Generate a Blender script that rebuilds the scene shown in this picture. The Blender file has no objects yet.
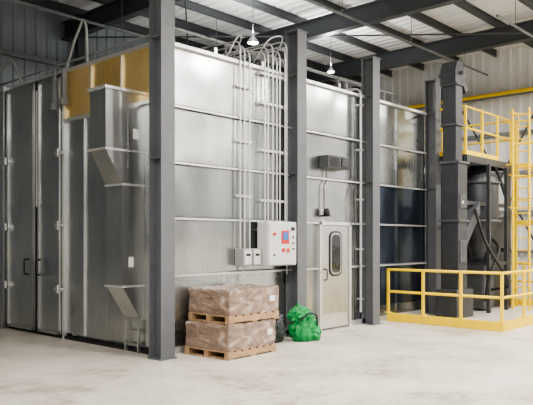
import bpy, bmesh, math, random
from mathutils import Vector, Matrix, noise
random.seed(4)
S=bpy.context.scene
try: S.view_settings.look='AgX - Medium High Contrast'
except Exception: pass
# ------------------------------------------------------------------ materials
def new_mat(name):
    m=bpy.data.materials.new(name); m.use_nodes=True
    nt=m.node_tree; b=nt.nodes['Principled BSDF']
    return m,nt,b
def plain(name,col,rough=.5,metal=0,noise_amt=.12,scale=6,emit=None,es=0,coat=0,bump=0):
    m,nt,b=new_mat(name)
    tc=nt.nodes.new('ShaderNodeTexCoord'); n=nt.nodes.new('ShaderNodeTexNoise')
    n.inputs['Scale'].default_value=scale; n.inputs['Detail'].default_value=5
    nt.links.new(tc.outputs['Object'],n.inputs['Vector'])
    r=nt.nodes.new('ShaderNodeValToRGB')
    lo=[max(0,c*(1-noise_amt)) for c in col]; hi=[min(1,c*(1+noise_amt)) for c in col]
    r.color_ramp.elements[0].position=.3; r.color_ramp.elements[1].position=.7
    r.color_ramp.elements[0].color=(*lo,1); r.color_ramp.elements[1].color=(*hi,1)
    nt.links.new(n.outputs['Fac'],r.inputs['Fac']); nt.links.new(r.outputs['Color'],b.inputs['Base Color'])
    b.inputs['Roughness'].default_value=rough; b.inputs['Metallic'].default_value=metal
    b.inputs['Coat Weight'].default_value=coat
    if bump:
        bp=nt.nodes.new('ShaderNodeBump'); bp.inputs['Strength'].default_value=bump; bp.inputs['Distance'].default_value=.02
        nt.links.new(n.outputs['Fac'],bp.inputs['Height']); nt.links.new(bp.outputs['Normal'],b.inputs['Normal'])
    if emit:
        b.inputs['Emission Color'].default_value=(*emit,1); b.inputs['Emission Strength'].default_value=es
    return m
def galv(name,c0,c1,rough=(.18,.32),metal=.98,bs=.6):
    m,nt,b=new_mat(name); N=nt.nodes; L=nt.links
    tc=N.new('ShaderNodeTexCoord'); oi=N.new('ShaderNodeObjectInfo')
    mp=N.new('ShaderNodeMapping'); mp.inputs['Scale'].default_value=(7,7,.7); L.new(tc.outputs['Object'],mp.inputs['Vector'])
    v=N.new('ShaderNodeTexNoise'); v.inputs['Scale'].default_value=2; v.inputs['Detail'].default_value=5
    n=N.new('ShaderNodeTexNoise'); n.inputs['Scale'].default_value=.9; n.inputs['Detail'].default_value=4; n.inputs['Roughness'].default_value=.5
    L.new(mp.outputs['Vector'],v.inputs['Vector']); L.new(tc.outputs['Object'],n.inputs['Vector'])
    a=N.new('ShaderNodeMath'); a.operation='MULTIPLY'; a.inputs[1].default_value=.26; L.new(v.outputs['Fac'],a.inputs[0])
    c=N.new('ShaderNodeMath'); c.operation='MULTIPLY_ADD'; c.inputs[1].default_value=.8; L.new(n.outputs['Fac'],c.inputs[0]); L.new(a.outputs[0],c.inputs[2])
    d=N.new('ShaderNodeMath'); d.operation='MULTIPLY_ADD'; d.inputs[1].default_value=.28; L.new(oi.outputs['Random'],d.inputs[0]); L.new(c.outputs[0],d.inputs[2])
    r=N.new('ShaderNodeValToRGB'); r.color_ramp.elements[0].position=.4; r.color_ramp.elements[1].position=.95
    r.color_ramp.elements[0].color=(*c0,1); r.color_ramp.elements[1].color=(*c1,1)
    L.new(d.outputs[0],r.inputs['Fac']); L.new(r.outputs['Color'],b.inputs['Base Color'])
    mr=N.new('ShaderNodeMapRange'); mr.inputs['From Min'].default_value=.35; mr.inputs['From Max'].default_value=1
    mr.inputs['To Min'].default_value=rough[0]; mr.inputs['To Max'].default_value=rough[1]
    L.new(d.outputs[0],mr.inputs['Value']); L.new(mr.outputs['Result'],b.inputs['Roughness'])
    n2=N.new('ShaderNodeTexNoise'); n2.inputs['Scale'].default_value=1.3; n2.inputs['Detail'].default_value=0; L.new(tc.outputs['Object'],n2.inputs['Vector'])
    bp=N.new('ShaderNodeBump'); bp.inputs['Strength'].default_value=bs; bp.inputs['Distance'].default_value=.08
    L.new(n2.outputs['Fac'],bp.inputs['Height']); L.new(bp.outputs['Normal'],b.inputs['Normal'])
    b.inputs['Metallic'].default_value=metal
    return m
M={}
M['galv']=galv('galvanized_steel',(.29,.305,.31),(.56,.57,.565))
M['galv_d']=galv('galvanized_door',(.40,.415,.42),(.66,.67,.66),(.24,.38))
M['galv_warm_lit']=galv('warm_lit_zinc_panel',(.72,.51,.19),(1.0,.79,.40),(.3,.45),.7)  # gold base colour carries the warm light reflected by galvanized sheet
M['galv_dark_refl']=galv('dark_reflection_panel',(.05,.065,.10),(.13,.16,.21),(.16,.28),.9)  # navy base colour stands in for a dark reflection on galvanized sheet
M['galv_lite']=galv('zinc_trim',(.60,.61,.61),(.84,.84,.84),(.3,.45),.75)
M['col']=plain('grey_column_paint',(.125,.132,.145),.45,0,.08,4)
M['beam']=plain('roof_steel_paint',(.055,.06,.066),.5,0,.1,3)
M['mach']=plain('machine_dark_paint',(.036,.039,.045),.42,0,.2,5)
M['mach2']=plain('machine_grey_paint',(.07,.074,.08),.5,0,.2,5)
M['yel']=plain('safety_yellow_paint',(.86,.60,.012),.42,0,.06,6)
M['blk']=plain('black_rubber',(.012,.012,.013),.6)
M['conduit']=plain('conduit_zinc',(.64,.65,.65),.32,.4,.08,10)
M['white']=plain('enclosure_light_grey',(.58,.59,.58),.4,0,.04,4)
M['boxgrey']=plain('switch_box_grey',(.33,.34,.34),.45,.1,.05,4)
M['red']=plain('red_label',(.6,.03,.025),.4)
M['blue']=plain('screen_blue',(.05,.16,.42),.2)
M['wood']=plain('pallet_wood',(.38,.245,.14),.75,0,.25,9,bump=.3)
M['glass']=plain('dark_window_glass',(.02,.023,.025),.08)
M['deck']=plain('white_roof_deck',(.82,.83,.83),.5,.0,.04,1.2)
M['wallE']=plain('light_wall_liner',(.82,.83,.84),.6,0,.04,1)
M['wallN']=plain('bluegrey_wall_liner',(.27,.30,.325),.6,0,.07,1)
M['wallS']=plain('midgrey_wall_liner',(.36,.375,.385),.6,0,.07,1)
M['girt']=plain('wall_girt_paint',(.20,.21,.22),.55)
M['lamp_e']=plain('lamp_emitter',(1,1,1),.5,emit=(1,.94,.82),es=18)
M['lamp_h']=plain('lamp_housing',(.3,.3,.3),.4,.6)
M['label']=plain('white_label',(.8,.8,.78),.5)
M['green']=plain('green_fabric',(.006,.26,.065),.5,0,.35,7,bump=.4)
M['dkbag']=plain('dark_fabric',(.03,.04,.038),.6,0,.3,7,bump=.4)
m,nt,b=new_mat('shrink_wrapped_cardboard'); N=nt.nodes; L=nt.links
tc=N.new('ShaderNodeTexCoord'); mp=N.new('ShaderNodeMapping'); mp.inputs['Scale'].default_value=(1.2,1.2,3.2); mp.inputs['Rotation'].default_value=(.2,.35,.2)
L.new(tc.outputs['Object'],mp.inputs['Vector'])
n=N.new('ShaderNodeTexNoise'); n.inputs['Scale'].default_value=1.9; n.inputs['Detail'].default_value=6; n.inputs['Roughness'].default_value=.5; n.inputs['Distortion'].default_value=1.8
L.new(mp.outputs['Vector'],n.inputs['Vector'])
r=N.new('ShaderNodeValToRGB'); e=r.color_ramp.elements
e[0].position=.32; e[0].color=(.13,.075,.045,1); e[1].position=.72; e[1].color=(.50,.42,.36,1)
k=e.new(.54); k.color=(.235,.145,.092,1)
L.new(n.outputs['Fac'],r.inputs['Fac']); L.new(r.outputs['Color'],b.inputs['Base Color'])
n3=N.new('ShaderNodeTexNoise'); n3.inputs['Scale'].default_value=6; n3.inputs['Detail'].default_value=3; n3.inputs['Distortion'].default_value=3
L.new(mp.outputs['Vector'],n3.inputs['Vector'])
bp=N.new('ShaderNodeBump'); bp.inputs['Strength'].default_value=1; bp.inputs['Distance'].default_value=.06
L.new(n3.outputs['Fac'],bp.inputs['Height']); L.new(bp.outputs['Normal'],b.inputs['Coat Normal'])
b.inputs['Roughness'].default_value=.35; b.inputs['Coat Weight'].default_value=1; b.inputs['Coat Roughness'].default_value=.08; b.inputs['Coat IOR'].default_value=2.1
M['wrap']=m
m,nt,b=new_mat('concrete_floor'); N=nt.nodes; L=nt.links
tc=N.new('ShaderNodeTexCoord')
n1=N.new('ShaderNodeTexNoise'); n1.inputs['Scale'].default_value=.6; n1.inputs['Detail'].default_value=12; n1.inputs['Roughness'].default_value=.72
n2=N.new('ShaderNodeTexNoise'); n2.inputs['Scale'].default_value=9; n2.inputs['Detail'].default_value=6
L.new(tc.outputs['Object'],n1.inputs['Vector']); L.new(tc.outputs['Object'],n2.inputs['Vector'])
mx=N.new('ShaderNodeMath'); mx.operation='MULTIPLY_ADD'; mx.inputs[1].default_value=.3
L.new(n2.outputs['Fac'],mx.inputs[0]); L.new(n1.outputs['Fac'],mx.inputs[2])
r=N.new('ShaderNodeValToRGB'); e=r.color_ramp.elements
e[0].position=.5; e[0].color=(.34,.305,.26,1); e[1].position=.76; e[1].color=(.64,.60,.54,1)
k=e.new(.62); k.color=(.545,.505,.445,1)
L.new(mx.outputs[0],r.inputs['Fac']); L.new(r.outputs['Color'],b.inputs['Base Color'])
mr=N.new('ShaderNodeMapRange'); mr.inputs['From Min'].default_value=.5; mr.inputs['From Max'].default_value=.76; mr.inputs['To Min'].default_value=.3; mr.inputs['To Max'].default_value=.55
L.new(mx.outputs[0],mr.inputs['Value']); L.new(mr.outputs['Result'],b.inputs['Roughness'])
bp=N.new('ShaderNodeBump'); bp.inputs['Strength'].default_value=.08; L.new(n2.outputs['Fac'],bp.inputs['Height']); L.new(bp.outputs['Normal'],b.inputs['Normal'])
M['floor']=m
# ------------------------------------------------------------------ helpers
def link(o,parent=None):
    S.collection.objects.link(o)
    if parent: o.parent=parent
    return o
def empty(name,loc=(0,0,0),rz=0):
    o=bpy.data.objects.new(name,None); o.location=loc; o.rotation_euler=(0,0,rz); o.empty_display_size=.2
    return link(o)
def mesh(name,bm,mat,parent=None,smooth=False,loc=(0,0,0)):
    me=bpy.data.meshes.new(name); bmesh.ops.recalc_face_normals(bm,faces=bm.faces[:]); bm.to_mesh(me); bm.free()
    me.materials.append(mat)
    if smooth:
        for p in me.polygons: p.use_smooth=True
    o=bpy.data.objects.new(name,me); o.location=loc
    return link(o,parent)
def addbox(bm,x0,x1,y0,y1,z0,z1,rot=None):
    mt=Matrix.Translation(((x0+x1)/2,(y0+y1)/2,(z0+z1)/2))
    if rot: mt=mt@rot
    mt=mt@Matrix.Diagonal((x1-x0,y1-y0,z1-z0,1))
    return bmesh.ops.create_cube(bm,size=1,matrix=mt)
def boxes(name,lst,mat,parent=None,bev=0):
    bm=bmesh.new()
    for t in lst: addbox(bm,*t)
    o=mesh(name,bm,mat,parent)
    if bev:
        md=o.modifiers.new('bevel','BEVEL'); md.width=bev; md.segments=2
    return o
def tube(name,paths,r,mat,parent=None,res=3):
    cu=bpy.data.curves.new(name,'CURVE'); cu.dimensions='3D'; cu.bevel_depth=r; cu.bevel_resolution=res; cu.use_fill_caps=True
    for pts in paths:
        sp=cu.splines.new('POLY'); sp.points.add(len(pts)-1)
        for p,q in zip(sp.points,pts): p.co=(*q,1)
    cu.materials.append(mat)
    return link(bpy.data.objects.new(name,cu),parent)
def rnd(pts,rad=.12,n=5):
    out=[Vector(pts[0])]
    for i in range(1,len(pts)-1):
        a,b_,c=Vector(pts[i-1]),Vector(pts[i]),Vector(pts[i+1])
        u=(a-b_); v=(c-b_); rr=min(rad,u.length*.45,v.length*.45)
        p0=b_+u.normalized()*rr; p1=b_+v.normalized()*rr
        for k in range(n+1):
            t=k/n; out.append(p0*(1-t)**2+b_*2*t*(1-t)+p1*t*t)
    out.append(Vector(pts[-1])); return out
def lathe(name,prof,mat,parent=None,n=32,loc=(0,0,0),smooth=True):
    bm=bmesh.new(); rings=[]
    for r_,z in prof:
        rings.append([bm.verts.new((r_*math.cos(2*math.pi*i/n),r_*math.sin(2*math.pi*i/n),z)) for i in range(n)])
    for a,b_ in zip(rings,rings[1:]):
        for i in range(n): bm.faces.new((a[i],a[(i+1)%n],b_[(i+1)%n],b_[i]))
    bm.faces.new(rings[0]); bm.faces.new(rings[-1])
    o=mesh(name,bm,mat,parent,smooth,loc)
    return o
def extr_xz(name,prof,y0,y1,mat,parent=None):
    bm=bmesh.new()
    a=[bm.verts.new((x,y0,z)) for x,z in prof]; b_=[bm.verts.new((x,y1,z)) for x,z in prof]
    n=len(prof); bm.faces.new(a); bm.faces.new(b_[::-1])
    for i in range(n): bm.faces.new((a[i],a[(i+1)%n],b_[(i+1)%n],b_[i]))
    return mesh(name,bm,mat,parent)
def hbeam_boxes(cx,cy,w,d,z0,z1,t=.02):
    return [(cx-w/2,cx+w/2,cy-d/2,cy-d/2+t,z0,z1),(cx-w/2,cx+w/2,cy+d/2-t,cy+d/2,z0,z1),(cx-t/2,cx+t/2,cy-d/2+t,cy+d/2-t,z0,z1)]
RZ=7.6
# ------------------------------------------------------------------ room shell
boxes('floor',[(-14.2,14.2,-20.2,8.2,-.2,0)],M['floor'])
def ribbed(name,length,height,mat,parent,pitch=.3,dep=.035):
    bm=bmesh.new(); n=int(length/pitch); pts=[]
    for i in range(n):
        x=i*pitch; pts+= [(x,0),(x+pitch*.55,0),(x+pitch*.65,dep),(x+pitch*.9,dep)]
    pts.append((n*pitch,0))
    a=[bm.verts.new((x,y,0)) for x,y in pts]; b_=[bm.verts.new((x,y,height)) for x,y in pts]
    for i in range(len(pts)-1): bm.faces.new((a[i],a[i+1],b_[i+1],b_[i]))
    return mesh(name,bm,mat,parent)
wn=empty('wall_north')
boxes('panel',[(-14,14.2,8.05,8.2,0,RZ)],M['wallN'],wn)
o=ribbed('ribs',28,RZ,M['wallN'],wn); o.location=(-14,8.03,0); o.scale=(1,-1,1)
boxes('girts',[(-14,14,7.86,7.99,z,z+.12) for z in (1.2,3.0,4.8,6.2)],M['girt'],wn)
boxes('wall_posts',[(x,x+.2,7.7,7.86,0,RZ-.4) for x in (-9,-5,-1.2,3.4,7.4,11.3)],M['beam'],wn)
we=empty('wall_east')
boxes('panel',[(14.05,14.2,-20,8.05,0,RZ)],M['wallE'],we)
o=ribbed('ribs',28,RZ,M['wallE'],we); o.rotation_euler=(0,0,math.radians(90)); o.location=(14.04,-20,0)
boxes('girts',[(13.84,13.98,-20,8,z,z+.1) for z in (1.3,2.5,3.7,4.9,6.1)],M['girt'],we)
boxes('wall_posts',[(13.64,13.84,y,y+.22,0,RZ-.4) for y in (-13,-9,-4.9,-1.2,2.5,6)],M['beam'],we)
tube('wind_bracing',[[(13.62,-1.1,.2),(13.62,2.6,6.9)],[(13.62,2.6,.2),(13.62,-1.1,6.9)]],.03,M['beam'],we)
ws=empty('wall_south')
boxes('panel',[(-14.2,14.2,-20.2,-20.05,0,RZ)],M['wallS'],ws)
boxes('girts',[(-14,14,-20.05,-19.9,z,z+.12) for z in (1.3,3.0,4.8,6.2)],M['girt'],ws)
boxes('wall_posts',[(x,x+.35,-19.9,-19.55,0,RZ-.4) for x in (-12,-7.4,-1.2,3.4,7.4,11.3)],M['beam'],ws)
boxes('door_2',[(-6.2,-2.2,-20.03,-19.85,0,4.4),(4.2,7.0,-20.03,-19.85,0,4.4)],M['mach2'],ws)
ww=empty('wall_west')
boxes('panel',[(-14.2,-14.05,-20,8.05,0,RZ)],M['wallE'],ww)
boxes('girts',[(-14.05,-13.9,-20,8,z,z+.12) for z in (1.3,3.0,4.8,6.2)],M['girt'],ww)
boxes('wall_posts',[(-13.9,-13.6,y,y+.3,0,RZ-.4) for y in (-16,-12,-8,-4,0,4)],M['beam'],ww)
boxes('door_3',[(-14.03,-13.86,.8,3.8,0,4.2)],M['mach2'],ww)
# ceiling
ce=empty('ceiling')
bm=bmesh.new(); pitch=.3; n=int(28.2/pitch)+1; pts=[]
for i in range(n):
    x=-14.2+i*pitch; pts+=[(x,RZ),(x+.16,RZ),(x+.19,RZ+.05),(x+.27,RZ+.05)]
a=[bm.verts.new((x,-20.2,z)) for x,z in pts]; b_=[bm.verts.new((x,8.2,z)) for x,z in pts]
for i in range(len(pts)-1): bm.faces.new((a[i],a[i+1],b_[i+1],b_[i]))
mesh('roof_deck',bm,M['deck'],ce)
L_=[]
y=7.3
while y>-19.5:
    L_+=[(-14,14,y-.04,y+.04,RZ-.03,RZ),(-14,14,y-.04,y+.04,RZ-.20,RZ-.18),(-14,14,y-.012,y+.012,RZ-.18,RZ-.03)]
    y-=1.25
boxes('purlins',L_,M['beam'],ce)
L_=[]
for x in (-9.5,-5,-1.2,3.2,7.4,11.3):
    L_+=[(x-.11,x+.11,-20,8,RZ-.24,RZ-.21),(x-.11,x+.11,-20,8,RZ-.68,RZ-.65),(x-.015,x+.015,-20,8,RZ-.65,RZ-.24)]
boxes('rafters',L_,M['beam'],ce)
tube('roof_bracing',[[(3.2,7.9,7.0),(7.4,3.2,7.0)],[(3.2,3.2,7.0),(7.4,7.9,7.0)],[(7.4,3.2,7.0),(11.3,-1.5,7.0)]],.02,M['beam'],ce)
sp=empty('ceiling_service_pipe')
tube('runs',[[(-13,5.2,6.55),(13.5,5.2,6.55)],[(-13,1.1,6.75),(13.5,1.1,6.75)],[(8,-1.6,6.6),(13.5,-1.6,6.6)]],.03,M['girt'],sp)
tube('hangers',[[(x,5.2,6.55),(x,5.2,RZ)] for x in range(-12,13,3)]+[[(x,1.1,6.75),(x,1.1,RZ)] for x in range(-12,13,3)]+[[(x,-1.6,6.6),(x,-1.6,RZ)] for x in (9,12)],.01,M['girt'],sp)
gp=empty('gas_pipe')
tube('run',[rnd([(11.0,6.9,6.1),(13.4,6.9,6.1),(13.4,-6,6.1)],.2)],.055,M['yel'],gp)
tube('drops',[[(13.4,-3.0,6.1),(13.4,-3.0,2.0)]],.04,M['yel'],gp)
tube('brackets',[[(13.4,y,6.1),(13.99,y,6.1)] for y in (-5,-1.1,2.6,6.1)],.015,M['girt'],gp)
def highbay(x,y,z=6.3,p=260,s=1,up=.22):
    e=empty('high_bay_lamp',(x,y,z))
    lathe('reflector',[(.24*s,0),(.23*s,.05*s),(.15*s,.16*s),(.08*s,.2*s),(.08*s,.3*s),(.03*s,.33*s)],M['lamp_h'],e)
    lathe('lens',[(.21*s,-.02),(.225*s,-.005)],M['lamp_e'],e)
    tube('stem',[[(0,0,.3*s),(0,0,RZ-z)]],.008,M['beam'],e)
    l=bpy.data.lights.new('lamp_light','AREA'); l.shape='DISK'; l.size=.42*s; l.energy=p; l.color=(1,.955,.89)
    lo=bpy.data.objects.new('lamp_light',l); lo.location=(0,0,-.05); link(lo,e)
    l=bpy.data.lights.new('ceiling_fill_light','AREA'); l.shape='DISK'; l.size=.3*s; l.energy=p*up; l.color=(1,.975,.945)  # upward fill added to brighten deck and walls
    lo=bpy.data.objects.new('ceiling_fill_light',l); lo.location=(0,0,.36*s+.02); lo.rotation_euler=(math.pi,0,0); link(lo,e)
highbay(5.1,3.0,6.3,230,.55,.4); highbay(8.5,3.3,6.3,230,.42,.4)
for yy in (-4.6,-11.5):
    for x in (-8.6,-4.1,.4,4.9,8.6,12.0): highbay(x,yy,p=325,up=.34)  # out-of-view lamp rows, added to light the hall and east wall
# ------------------------------------------------------------------ booth
BX,BY,BZ=7.7,6.0,4.63
bo=empty('blast_booth')
boxes('inner_core',[(.06,BX,.06,BY,0.02,BZ-.02)],M['galv_d'],bo)
rows=[(0.0,.32),(.32,1.19),(1.19,2.04),(2.04,2.87),(2.87,3.71),(3.71,BZ)]
bays=[(0.0,2.95),(2.95,5.25),(5.25,BX)]
for bi,(x0,x1) in enumerate(bays):
    for ri,(z0,z1) in enumerate(rows):
        mat=M['galv_dark_refl'] if bi==2 and 1<z1<2.9 else M['galv']
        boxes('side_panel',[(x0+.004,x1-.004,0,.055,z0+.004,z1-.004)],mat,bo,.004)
zs=(1.19,2.04,2.87,3.71)
boxes('side_girts',[g for x0,x1 in bays for z in zs if not(x0==2.95 and z<2.5) for g in ((x0+.02,x1-.02,-.07,0.0,z-.004,z+.006),(x0+.02,x1-.02,-.07,-.062,z-.035,z+.006))]+[(0,BX,-.07,.0,BZ-.05,BZ),(0,3.68,-.04,0,0,.1),(4.64,BX,-.04,0,0,.1)]
  +[g for z in (1.19,2.04) for a0,a1 in ((2.97,3.68),(4.64,5.2)) for g in ((a0,a1,-.07,0,z-.004,z+.006),(a0,a1,-.07,-.062,z-.035,z+.006))],M['galv_lite'],bo)
boxes('side_stiffeners',[(x,x+.03,-.03,0,0,BZ) for x in (4.85,6.45)],M['galv'],bo)
boxes('roof_panels',[(x,x+1.1,0,BY,BZ-.01,BZ+.03) for x in [i*1.1 for i in range(7)]],M['galv'],bo)
boxes('roof_ribs',[(x-.03,x+.03,0,BY,BZ+.03,BZ+.12) for x in [i*1.1 for i in range(1,7)]],M['galv_d'],bo)
for y0,y1 in [(0.0,.55),(.55,1.35),(1.35,2.0),(2.0,2.6)]:
    boxes('front_panel',[(0,.055,y0+.004,y1-.004,.1,3.75)],M['galv_d'],bo,.004)
for y0,y1 in ((0.05,.95),(.95,1.8),(1.8,2.6)):
    boxes('upper_front_panel',[(0.0,.055,y0+.01,y1-.01,3.76,BZ-.04)],M['galv_warm_lit'],bo,.004)
boxes('front_trim',[(-.05,0,0,2.6,3.73,3.78),(-.06,0,0,BY,BZ-.05,BZ),(-.035,0,1.78,1.81,3.78,BZ),(-.035,0,.94,.97,3.78,BZ),(-.03,0,1.99,2.01,.1,3.73),(-.05,0,2.58,2.64,.0,BZ)],M['galv_lite'],bo)
boxes('front_sill',[(-.04,0.02,0,BY,0,.05)],M['blk'],bo)
boxes('seal_strip',[(-.05,.02,3.40,3.56,.05,BZ-.06)],M['blk'],bo)
boxes('gap_light_strip',[(-.06,-.05,3.45,3.52,2.3,4.4)],M['label'],bo)  # pale strip painted for bright interior light showing through the door gap
def leaf(y0,y1,hy,name,handle_y):
    d=empty(name); d.parent=bo
    boxes('skin',[(-.07,0.0,y0,y1,.06,BZ-.08)],M['galv_d'],d,.006)
    boxes('edge_frame',[(-.1,-.07,y0,y0+.05,.06,BZ-.08),(-.1,-.07,y1-.05,y1,.06,BZ-.08),(-.1,-.07,y0,y1,.06,.12),(-.1,-.07,y0,y1,BZ-.14,BZ-.08),(-.085,-.07,y0,y1,2.3,2.33)],M['galv_d'],d,.004)
    boxes('hinges',[(-.13,-.07,hy-.12,hy+.12,z-.025,z+.025) for z in (.85,1.95,3.2)]+[(-.15,-.11,hy-.03,hy+.03,z-.07,z+.07) for z in (.85,1.95,3.2)],M['galv_lite'],d,.006)
    tube('pull_handle',[rnd([(-.1,handle_y,1.08),(-.19,handle_y,1.08),(-.19,handle_y,1.35),(-.1,handle_y,1.35)],.05)],.016,M['blk'],d)
leaf(2.66,3.40,2.66,'door_leaf_a',3.28)
leaf(3.56,4.55,4.55,'door_leaf_b',3.70)
boxes('far_front_panel',[(-.02,.05,4.62,BY,.05,BZ-.06)],M['galv_d'],bo,.004)
boxes('far_hinge_post',[(-.14,-.02,4.6,4.72,.0,BZ)],M['galv_d'],bo)
boxes('door_trolleys',[(-.14,-.06,2.45,2.51,4.1,4.62),(-.14,-.06,2.75,2.81,4.05,4.62),(-.18,-.05,2.43,2.53,4.0,4.12),(-.18,-.05,2.73,2.83,3.95,4.07)],M['girt'],bo,.01)
tube('top_davit_arms',[rnd([(.1,5.4,BZ),(.1,5.3,5.1),(.1,4.7,5.2),(.1,4.3,BZ)],.08),rnd([(.15,2.9,BZ),(.15,2.55,5.2),(.15,2.3,5.5),(.15,2.2,5.35),(.3,2.4,BZ)],.12)],.022,M['boxgrey'],bo)
tube('rooftop_pipes',[[(.3,.4,4.9),(.3,5.9,4.9)],[(.3,.4,5.02),(7,.4,5.02)],[(2.2,.9,5.2),(7.5,.9,5.2)]],.02,M['boxgrey'],bo)
boxes('rooftop_pipe_posts',[(.28,.32,y-.02,y+.02,BZ,4.93) for y in (.4,2.2,4.0,5.8)]+[(x-.02,x+.02,.38,.42,BZ,5.03) for x in (1.7,3.3,4.9,6.6)]+[(x-.02,x+.02,.88,.92,BZ,5.21) for x in (2.3,4.1,5.9,7.4)],M['girt'],bo)
boxes('rooftop_light_boxes',[(x,x+.7,1.0,1.6,BZ+.03,4.95) for x in (3.6,5.6)],M['galv_d'],bo,.01)
# ------------------------------------------------------------------ duct on the front
du=empty('exhaust_duct')
prof=[(0,3.9),(-.68,3.9),(-.68,3.02),(-.40,2.52),(-.40,1.02),(-.06,.50),(0,.50)]
extr_xz('body',prof,.40,.80,M['galv_d'],du)
boxes('flanges',[(-.71,0,.37,.83,3.88,3.92),(-.71,0,.385,.40,3.0,3.03),(-.71,-.68,.37,.83,3.0,3.03),(-.42,0,.385,.40,2.5,2.53),(-.42,-.40,.38,.82,2.5,2.53),(-.42,0,.385,.40,1.0,1.03),(-.42,-.40,.38,.82,1.0,1.03)],M['galv_lite'],du)
boxes('access_label',[(-.2,-.1,.392,.4,3.2,3.35),(-.28,-.2,.392,.4,1.3,1.45)],M['label'],du)
boxes('support_legs',[(-.09,-.05,.74,.78,0,.56),(-.09,-.05,.42,.46,0,.56)],M['galv_d'],du)
boxes('leg_rungs',[(-.085,-.055,.46,.74,z,z+.03) for z in (.1,.3,.5)],M['galv_d'],du)
# ------------------------------------------------------------------ H columns
for cx,h in ((-.11,6.88),(2.89,5.35),(5.24,5.35),(7.80,5.35)):
    o=empty('steel_column',(cx,-.16,0))
    boxes('h_section',hbeam_boxes(0,0,.25,.28,.02,h),M['col'],o,.004)
    boxes('base_plate',[(-.15,.15,-.16,.15,0,.02)],M['col'],o)
    boxes('cap_plate',[(-.14,.14,-.155,.155,h,h+.025)],M['col'],o)
    boxes('stiffeners',[(-.12,.12,-.12,.12,z,z+.015) for z in (2.87,4.6)],M['col'],o)
# ------------------------------------------------------------------ electrical
K=.10
cp=empty('control_panel',(K,0,0))
boxes('cabinet',[(1.87,2.6,-.32,-.08,1.27,2.01)],M['white'],cp,.012)
boxes('door_skin',[(1.89,2.58,-.34,-.32,1.29,1.99)],M['white'],cp,.006)
boxes('standoffs',[(1.95,2.52,-.08,0,1.4,1.45),(1.95,2.52,-.08,0,1.85,1.9)],M['boxgrey'],cp)
boxes('screen_bezel',[(2.19,2.38,-.352,-.34,1.64,1.86)],M['red'],cp,.004)
boxes('screen',[(2.22,2.35,-.358,-.352,1.70,1.83)],M['blue'],cp)
boxes('labels',[(2.20,2.28,-.35,-.34,1.50,1.56),(2.33,2.39,-.35,-.34,1.49,1.56)],M['red'],cp)
boxes('nameplate',[(2.44,2.53,-.348,-.34,1.86,1.92)],M['blk'],cp)
tube('buttons',[[(x,-.34,z),(x,-.365,z)] for x,z in ((2.49,1.75),(2.49,1.65),(2.49,1.55),(2.0,1.45))],.014,M['blk'],cp)
tube('rotary_isolator',[[(2.0,-.34,1.8),(2.0,-.38,1.8)]],.025,M['red'],cp)
ds=empty('disconnect_switch',(K,0,0))
boxes('enclosure',[(1.42,1.62,-.2,-.0,1.28,1.56),(1.64,1.83,-.2,0,1.28,1.56)],M['boxgrey'],ds,.01)
boxes('cover',[(1.44,1.60,-.215,-.2,1.30,1.54),(1.66,1.81,-.215,-.2,1.30,1.54)],M['white'],ds,.005)
boxes('warning_label',[(1.47,1.57,-.22,-.215,1.44,1.48),(1.69,1.78,-.22,-.215,1.44,1.48)],M['blk'],ds)
boxes('lever',[(1.83,1.855,-.17,-.12,1.38,1.52)],M['red'],ds,.004)
co=empty('conduit_bundle')
P=[]
for x,zt,zb in ((1.56,4.95,1.56),(1.66,4.90,1.56),(1.78,4.85,1.56)):
    P.append(rnd([(x,-.09,zb),(x,-.09,zt),(x,.9,zt+.05)],.15))
for i,x in enumerate((2.12,2.20,2.32,2.42,2.50,2.64)):
    zt=4.9+.09*(i%3)
    P.append(rnd([(x,-.12,2.01),(x,-.12,zt),(x,1.4,zt+.02)],.18))
P.append(rnd([(2.72,-.09,1.1),(2.72,-.09,5.2),(2.72,.8,5.2)],.18))
P.append(rnd([(1.66,-.07,1.30),(1.66,-.07,.2)],.02))
tube('pipes',P,.0125,M['conduit'],co)
boxes('strut_rails',[(1.5,1.85,-.07,-.03,z,z+.04) for z in (2.4,3.3,4.2)]+[(2.05,2.75,-.09,-.05,z,z+.04) for z in (2.35,3.2,4.0,4.5)],M['galv_lite'],co)
boxes('strut_feet',[(x,x+.03,-.05,0,z,z+.04) for z in (2.4,3.3,4.2) for x in (1.52,1.82)]+[(x,x+.03,-.06,0,z,z+.04) for z in (2.35,3.2,4.0,4.5) for x in (2.07,2.72)],M['galv_lite'],co)
tube('flex_loops',[rnd([(2.2,.3,4.7),(2.25,-.1,5.15),(2.6,-.15,5.25),(2.75,.4,4.7)],.3),rnd([(1.5,.2,4.68),(1.55,-.05,5.05),(1.8,.1,5.1),(1.9,.5,4.7)],.3)],.012,M['conduit'],co)
vp=empty('vertical_conduit')
tube('pipe',[rnd([(5.03,-.06,.25),(5.03,-.06,4.75),(5.03,.6,4.78)],.15)],.022,M['conduit'],vp)
boxes('clips',[(4.98,5.08,-.1,0,z,z+.03) for z in (.5,1.5,2.5,3.5,4.4)],M['galv_lite'],vp)
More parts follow.
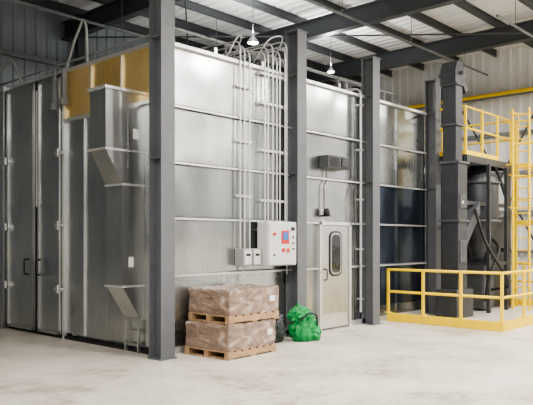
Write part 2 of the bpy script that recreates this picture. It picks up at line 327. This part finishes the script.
# ------------------------------------------------------------------ personnel door
pd=empty('door_1',(-.09,0,0))
boxes('frame',[(3.76,3.82,-.09,-.0,0,2.04),(4.70,4.76,-.09,0,0,2.04),(3.76,4.76,-.09,0,1.98,2.04)],M['galv_lite'],pd,.004)
bm=bmesh.new(); addbox(bm,3.83,4.69,-.06,-.0,.03,1.97); mesh('leaf',bm,M['galv_d'],pd)
def rrect(cx,cz,w,h,r,n=6):
    pts=[]
    for ox,oz,a0 in ((w/2-r,h/2-r,0),(-(w/2-r),h/2-r,90),(-(w/2-r),-(h/2-r),180),(w/2-r,-(h/2-r),270)):
        for k in range(n+1):
            a=math.radians(a0+90*k/n); pts.append((cx+ox+r*math.cos(a),cz+oz+r*math.sin(a)))
    return pts
extr_xz('window_gasket',rrect(4.27,1.44,.40,.86,.13),-.075,-.05,M['blk'],pd)
extr_xz('window_frame',rrect(4.27,1.44,.34,.80,.11),-.080,-.074,M['galv_d'],pd)
extr_xz('window_glass',rrect(4.27,1.44,.26,.72,.08),-.086,-.079,M['glass'],pd)
tube('handle',[rnd([(3.92,-.06,.95),(3.92,-.13,.95),(3.92,-.13,1.15),(3.92,-.06,1.15)],.03)],.012,M['blk'],pd)
boxes('kick_plate',[(3.86,4.66,-.066,-.06,.06,.3)],M['galv_lite'],pd)
boxes('hinges',[(4.68,4.74,-.105,-.06,z,z+.1) for z in (.3,1.0,1.7)],M['galv_lite'],pd)
dl=empty('door_beacon',(-.09,0,0))
lathe('dome',[(.06,0),(.065,.05),(.045,.11),(.01,.13)],M['blk'],dl,loc=(3.92,-.12,2.17))
boxes('bracket',[(3.87,3.97,-.18,0,2.14,2.17)],M['blk'],dl)
tube('feed_cable',[rnd([(3.92,-.06,2.2),(3.92,-.05,2.75),(4.0,-.05,2.8),(4.0,-.05,3.03)],.06)],.01,M['blk'],dl)
vf=empty('louvred_fan_unit',(-.05,0,0))
boxes('housing',[(3.80,4.46,-.22,0,3.05,3.29)],M['mach2'],vf,.015)
boxes('louvres',[(3.84,4.14,-.235,-.22,3.08+i*.032,3.093+i*.032) for i in range(6)],M['blk'],vf)
boxes('cap',[(4.2,4.42,-.25,-.22,3.08,3.26)],M['mach'],vf,.01)
hc=empty('hanging_cable')
tube('cable',[rnd([(4.80,-.03,3.0),(4.72,-.10,2.5),(4.78,-.11,1.9),(4.92,-.11,1.3),(4.95,-.06,.8)],.3)],.008,M['blk'],hc)
# ------------------------------------------------------------------ pallets
def pallet(name,cx,cy,z,rz,W=1.18,D=.88,sd=0):
    e=empty(name,(cx,cy,z),rz); L1=[]
    for i in range(7):
        x=-W/2+i*(W-.11)/6; L1.append((x,x+.11,-D/2,D/2,.10,.12))
    for yy in (-D/2,-.045,D/2-.09): L1.append((-W/2,W/2,yy,yy+.09,.02,.10))
    for x in (-W/2,-.05,W/2-.1): L1.append((x,x+.1,-D/2,D/2,0,.02))
    boxes('pallet',L1,M['wood'],e,.003)
    w,d,h=W*.99,D*.99,.37
    bm=bmesh.new()
    nx,ny,nz=44,34,16
    def shape(u,v,t):
        x=(u-.5)*w; y_=(v-.5)*d; zz=.121+t*h
        r=.035
        cx_=max(-w/2+r,min(w/2-r,x)); cy_=max(-d/2+r,min(d/2-r,y_)); cz_=min(.121+h-r,zz)
        q=Vector((x-cx_,y_-cy_,zz-cz_))
        if q.length>r: q=q.normalized()*r
        p=Vector((cx_,cy_,cz_))+q
        s=Vector((sd,sd*2,0))
        k=.020*noise.noise(p*5+s)+.014*(1-2*abs(noise.noise(p*11+s)))
        dip=.02*math.exp(-((abs(x)-w/6)/.02)**2)
        if t>.98: p.z+=k-dip
        if t>.02: p.x+=(1 if x>0 else -1)*k*(abs(x)>w*.47); p.y+=(1 if y_>0 else -1)*(k-dip)*(abs(y_)>d*.47)
        return p
    cache={}
    def V(i,j,k):
        key=(i,j,k)
        if key not in cache: cache[key]=bm.verts.new(shape(i/nx,j/ny,k/nz))
        return cache[key]
    for i in range(nx):
        for j in range(ny):
            bm.faces.new((V(i,j,nz),V(i+1,j,nz),V(i+1,j+1,nz),V(i,j+1,nz)))
            bm.faces.new((V(i,j,0),V(i+1,j,0),V(i+1,j+1,0),V(i,j+1,0)))
    for k in range(nz):
        for i in range(nx):
            for j in (0,ny): bm.faces.new((V(i,j,k),V(i+1,j,k),V(i+1,j,k+1),V(i,j,k+1)))
        for j in range(ny):
            for i in (0,nx): bm.faces.new((V(i,j,k),V(i,j+1,k),V(i,j+1,k+1),V(i,j,k+1)))
    mesh('wrapped_cartons',bm,M['wrap'],e,False)
    boxes('shipping_label',[(.32,.42,-d/2-.02,-d/2+.01,.28,.36)],M['label'],e)
    return e
pallet('wrapped_pallet',.90,-.54,0,math.radians(3),1.06,.90,1)
pallet('wrapped_pallet',.97,-.54,.50,math.radians(0),1.06,.88,5)
# ------------------------------------------------------------------ bags
def lump(name,loc,rad,mat,seed,parent,fold=.28):
    bm=bmesh.new(); bmesh.ops.create_icosphere(bm,subdivisions=5,radius=1)
    for v in bm.verts:
        q=v.co.copy(); s=Vector((seed,seed*2,0))
        k=1+.2*noise.noise(q*1.3+s)+fold*(abs(noise.noise(q*2.4+s))-.2)+.10*noise.noise(q*6+s)
        c=q*k; c.x*=rad[0]; c.y*=rad[1]; c.z*=rad[2]; c.z=max(c.z,-rad[2]*.75)
        v.co=c
    mesh(name,bm,mat,parent,True,(loc[0],loc[1],loc[2]+rad[2]*.75))
gb=empty('green_tool_bag',(-.10,0,0))
lump('main_bulk',(2.66,-.58,0),(.22,.2,.33),M['green'],3,gb,.5)
lump('side_fold',(2.82,-.62,0),(.18,.16,.19),M['green'],7,gb,.6)
lump('top_fold',(2.54,-.57,.36),(.17,.13,.13),M['green'],11,gb,.6)
tube('strap',[rnd([(2.46,-.68,.36),(2.54,-.82,.5),(2.72,-.84,.46),(2.85,-.74,.25)],.1)],.016,M['dkbag'],gb)
db=empty('dark_duffel_bag',(-.03,0.03,0))
lump('body',(2.15,-.34,0),(.20,.18,.22),M['dkbag'],5,db,.4)
lump('flap',(2.17,-.36,.25),(.15,.13,.16),M['mach2'],9,db,.4)
tube('carry_handle',[rnd([(2.06,-.48,.33),(2.1,-.5,.52),(2.22,-.5,.52),(2.27,-.48,.33)],.06)],.012,M['blk'],db)
# ------------------------------------------------------------------ fence
fe=empty('safety_guard_rail')
X0,X1,Y0,Y1=5.96,11.2,-2.58,-.12
posts=[(X0,Y1-i*(Y1-Y0)/3) for i in range(4)]+[(X0+i*(X1-X0)/5,Y0) for i in range(1,6)]+[(X1,Y0+i*(Y1-Y0)/3) for i in range(1,4)]
boxes('posts',[(x-.025,x+.025,y-.025,y+.025,0,1.1) for x,y in posts],M['yel'],fe,.004)
for z in (1.08,.62):
    tube('rail',[[(X0,Y1,z),(X0,Y0,z),(X1,Y0,z),(X1,Y1,z)]],.028,M['yel'],fe)
boxes('kick_curb',[(X0-.05,X0+.05,Y0-.05,Y1,0,.17),(X0,X1,Y0-.05,Y0+.05,0,.17),(X1-.05,X1+.05,Y0,Y1,0,.17)],M['yel'],fe,.006)
boxes('corner_post_plates',[(x-.06,x+.06,y-.06,y+.06,.17,.185) for x,y in posts],M['yel'],fe)
# ------------------------------------------------------------------ bucket elevator
be=empty('bucket_elevator')
boxes('lower_trunk',[(7.33,7.77,-1.02,-.62,.1,3.4)],M['mach'],be,.01)
boxes('upper_trunk',[(7.31,7.62,-.98,-.66,3.4,5.1)],M['mach'],be,.01)
boxes('flanges',[(7.29,7.81,-1.06,-.58,z,z+.05) for z in (.95,2.1,3.38)]+[(7.27,7.66,-1.02,-.62,z,z+.04) for z in (4.2,5.08)],M['mach2'],be)
extr_xz('head_section',[(7.25,5.12),(7.25,5.4),(7.34,5.6),(7.60,5.6),(7.68,5.4),(7.68,5.3),(7.85,5.05),(7.75,4.95),(7.62,5.12)],-1.0,-.64,M['mach'],be)
boxes('boot_section',[(7.15,7.95,-1.08,-.57,0,.62)],M['mach'],be,.02)
extr_xz('inlet_chute',[(7.77,1.9),(8.5,2.6),(8.5,2.3),(7.77,1.5)],-.98,-.66,M['mach2'],be)
tube('pulley_shaft',[[(7.47,-1.08,5.35),(7.47,-.5,5.35)]],.04,M['mach2'],be)
boxes('inspection_door',[(7.4,7.7,-1.04,-1.02,1.2,1.7),(7.4,7.7,-1.04,-1.02,2.4,2.7)],M['mach2'],be,.01)
boxes('warning_label',[(7.48,7.54,-1.046,-1.04,2.5,2.56)],M['label'],be)
mh=empty('media_hopper')
lathe('vessel',[(.12,1.15),(.14,1.3),(.46,2.1),(.48,2.15),(.48,3.1),(.44,3.22),(.2,3.32),(.2,3.5)],M['mach'],mh,loc=(9.3,-.55,0))
lathe('ring_flange',[(.5,2.12),(.54,2.12),(.54,2.18),(.5,2.18)],M['mach2'],mh,loc=(9.3,-.55,0))
lathe('ring_flange',[(.5,3.05),(.53,3.05),(.53,3.1),(.5,3.1)],M['mach2'],mh,loc=(9.3,-.55,0))
boxes('legs',[(9.3+sx*.5-.04,9.3+sx*.5+.04,-.55+sy*.5-.04,-.55+sy*.5+.04,0,3.46) for sx in (-1,1) for sy in (-1,1)],M['mach'],mh)
boxes('leg_ties',[(8.8,9.8,-1.07,-1.03,1.1,1.18),(8.78,8.82,-1.05,-.05,1.1,1.18)],M['mach'],mh)
boxes('blast_pot_body',[(9.0,9.6,-.85,-.25,.05,1.15)],M['mach2'],mh,.06)
tube('blast_hose',[rnd([(9.3,-.85,.5),(9.2,-1.4,.6),(8.5,-1.6,.9),(8.3,-1.2,1.6),(8.2,-1.0,2.4)],.4),rnd([(9.3,-.95,1.7),(8.9,-1.3,1.5),(8.5,-1.2,.9),(8.5,-1.1,.3)],.3)],.035,M['blk'],mh)
dc=empty('dust_separator')
boxes('cabinet',[(8.25,8.75,-.2,.6,1.0,3.3)],M['mach'],dc,.02)
boxes('cabinet_legs',[(8.27,8.35,-.18,-.1,0,1),(8.65,8.73,-.18,-.1,0,1),(8.27,8.35,.5,.58,0,1),(8.65,8.73,.5,.58,0,1)],M['mach'],dc)
boxes('door_ribs',[(8.23,8.25,-.1,.5,z,z+.03) for z in (1.3,1.9,2.5,3.1)],M['mach2'],dc)
boxes('hopper_box',[(10.0,10.9,-.6,.4,.0,2.3)],M['mach'],dc,.03)
# ------------------------------------------------------------------ upper platform
up=empty('service_platform')
PX0,PX1,PY0,PY1,PZ=7.88,10.4,-.92,.95,3.62
boxes('deck_plate',[(PX0,PX1,PY0,PY1,PZ-.04,PZ)],M['mach2'],up)
boxes('perimeter_channel',[(PX0-.04,PX0,PY0,PY1,PZ-.16,PZ),(PX0,PX1,PY0-.04,PY0,PZ-.16,PZ),(PX1,PX1+.04,PY0,PY1,PZ-.16,PZ)],M['mach'],up)
boxes('toe_board',[(PX0-.03,PX0,PY0,PY1,PZ,PZ+.1),(PX0,PX1-.8,PY0-.03,PY0,PZ,PZ+.1)],M['yel'],up)
pp=[(PX0,PY0),(PX0,.0),(PX0,PY1),(PX0+.85,PY0),(PX0+1.7,PY0),(PX1,PY0),(PX1,PY1),(9.1,PY1)]
boxes('rail_posts',[(x-.025,x+.025,y-.025,y+.025,PZ,PZ+1.1) for x,y in pp],M['yel'],up)
for z in (1.08,.6):
    tube('rail',[[(PX0,PY1,PZ+z),(PX0,PY0,PZ+z),(PX1,PY0,PZ+z),(PX1,PY1,PZ+z),(PX0,PY1,PZ+z)]],.026,M['yel'],up)
boxes('support_legs',[(x-.06,x+.06,y-.06,y+.06,0,PZ-.16) for x,y in ((PX0+.06,PY1-.06),(PX1-.06,PY1-.06),(PX1-.06,PY0+.06))],M['mach'],up)
tube('knee_braces',[[(PX1-.06,PY0+.06,2.6),(PX1-.8,PY0+.06,PZ-.1)]],.035,M['mach'],up)
boxes('cross_beams',[(PX0,PX1,PY0+.02,PY0+.06,z,z+.09) for z in (2.5,)]+[(PX1-.1,PX1,PY0,PY1,1.4,1.5)],M['mach'],up)
# ------------------------------------------------------------------ caged ladder
la=empty('caged_ladder')
LX,LY=10.0,-1.33
tube('stiles',[[(LX,LY-.2,0),(LX,LY-.2,4.9)],[(LX,LY+.2,0),(LX,LY+.2,4.9)]],.03,M['yel'],la)
tube('rungs',[[(LX,LY-.2,.25+i*.3),(LX,LY+.2,.25+i*.3)] for i in range(16)],.016,M['yel'],la)
hp=[]
for z in (2.5,3.3,4.1,4.85):
    hp.append([(LX+.02+.5*math.sin(math.radians(t)),LY-.3*math.cos(math.radians(t)),z) for t in range(0,181,15)])
tube('cage_hoops',hp,.02,M['yel'],la)
tube('cage_bars',[[(LX+.02+.5*math.sin(math.radians(t)),LY-.3*math.cos(math.radians(t)),2.5),(LX+.02+.5*math.sin(math.radians(t)),LY-.3*math.cos(math.radians(t)),4.85)] for t in (45,90,135)],.013,M['yel'],la)
tube('wall_ties',[[(LX,LY+.2,z),(LX,PY0,z)] for z in (3.55,4.6)],.018,M['yel'],la)
ml=empty('access_landing')
QX0,QX1,QY0,QY1,QZ=10.75,12.3,-2.2,-.9,2.2
boxes('deck',[(QX0,QX1,QY0,QY1,QZ-.1,QZ)],M['yel'],ml)
boxes('legs',[(x-.03,x+.03,y-.03,y+.03,0,4.75) for x in (QX0,QX1) for y in (QY0,QY1)],M['yel'],ml)
for z in (.55,1.1): tube('rail',[[(QX0,QY1,QZ+z),(QX0,QY0,QZ+z),(QX1,QY0,QZ+z)]],.022,M['yel'],ml)
boxes('upper_deck',[(QX0,QX1,QY0,QY1,3.54,3.62)],M['yel'],ml)
for z in (.55,1.1): tube('upper_rail',[[(QX0,QY1,3.62+z),(QX0,QY0,3.62+z),(QX1,QY0,3.62+z)]],.022,M['yel'],ml)
# ------------------------------------------------------------------ world, camera
w=bpy.data.worlds.new('world'); w.use_nodes=True; S.world=w
w.node_tree.nodes['Background'].inputs[0].default_value=(.84,.88,.92,1); w.node_tree.nodes['Background'].inputs[1].default_value=.5
cd=bpy.data.cameras.new('camera'); cd.lens=45.25; cd.sensor_width=36; cd.shift_y=.0704; cd.clip_end=200
c=bpy.data.objects.new('camera',cd); c.location=(-6.194,-7.768,1.7); c.rotation_euler=(math.radians(90),0,-math.radians(47.52)); link(c); S.camera=c
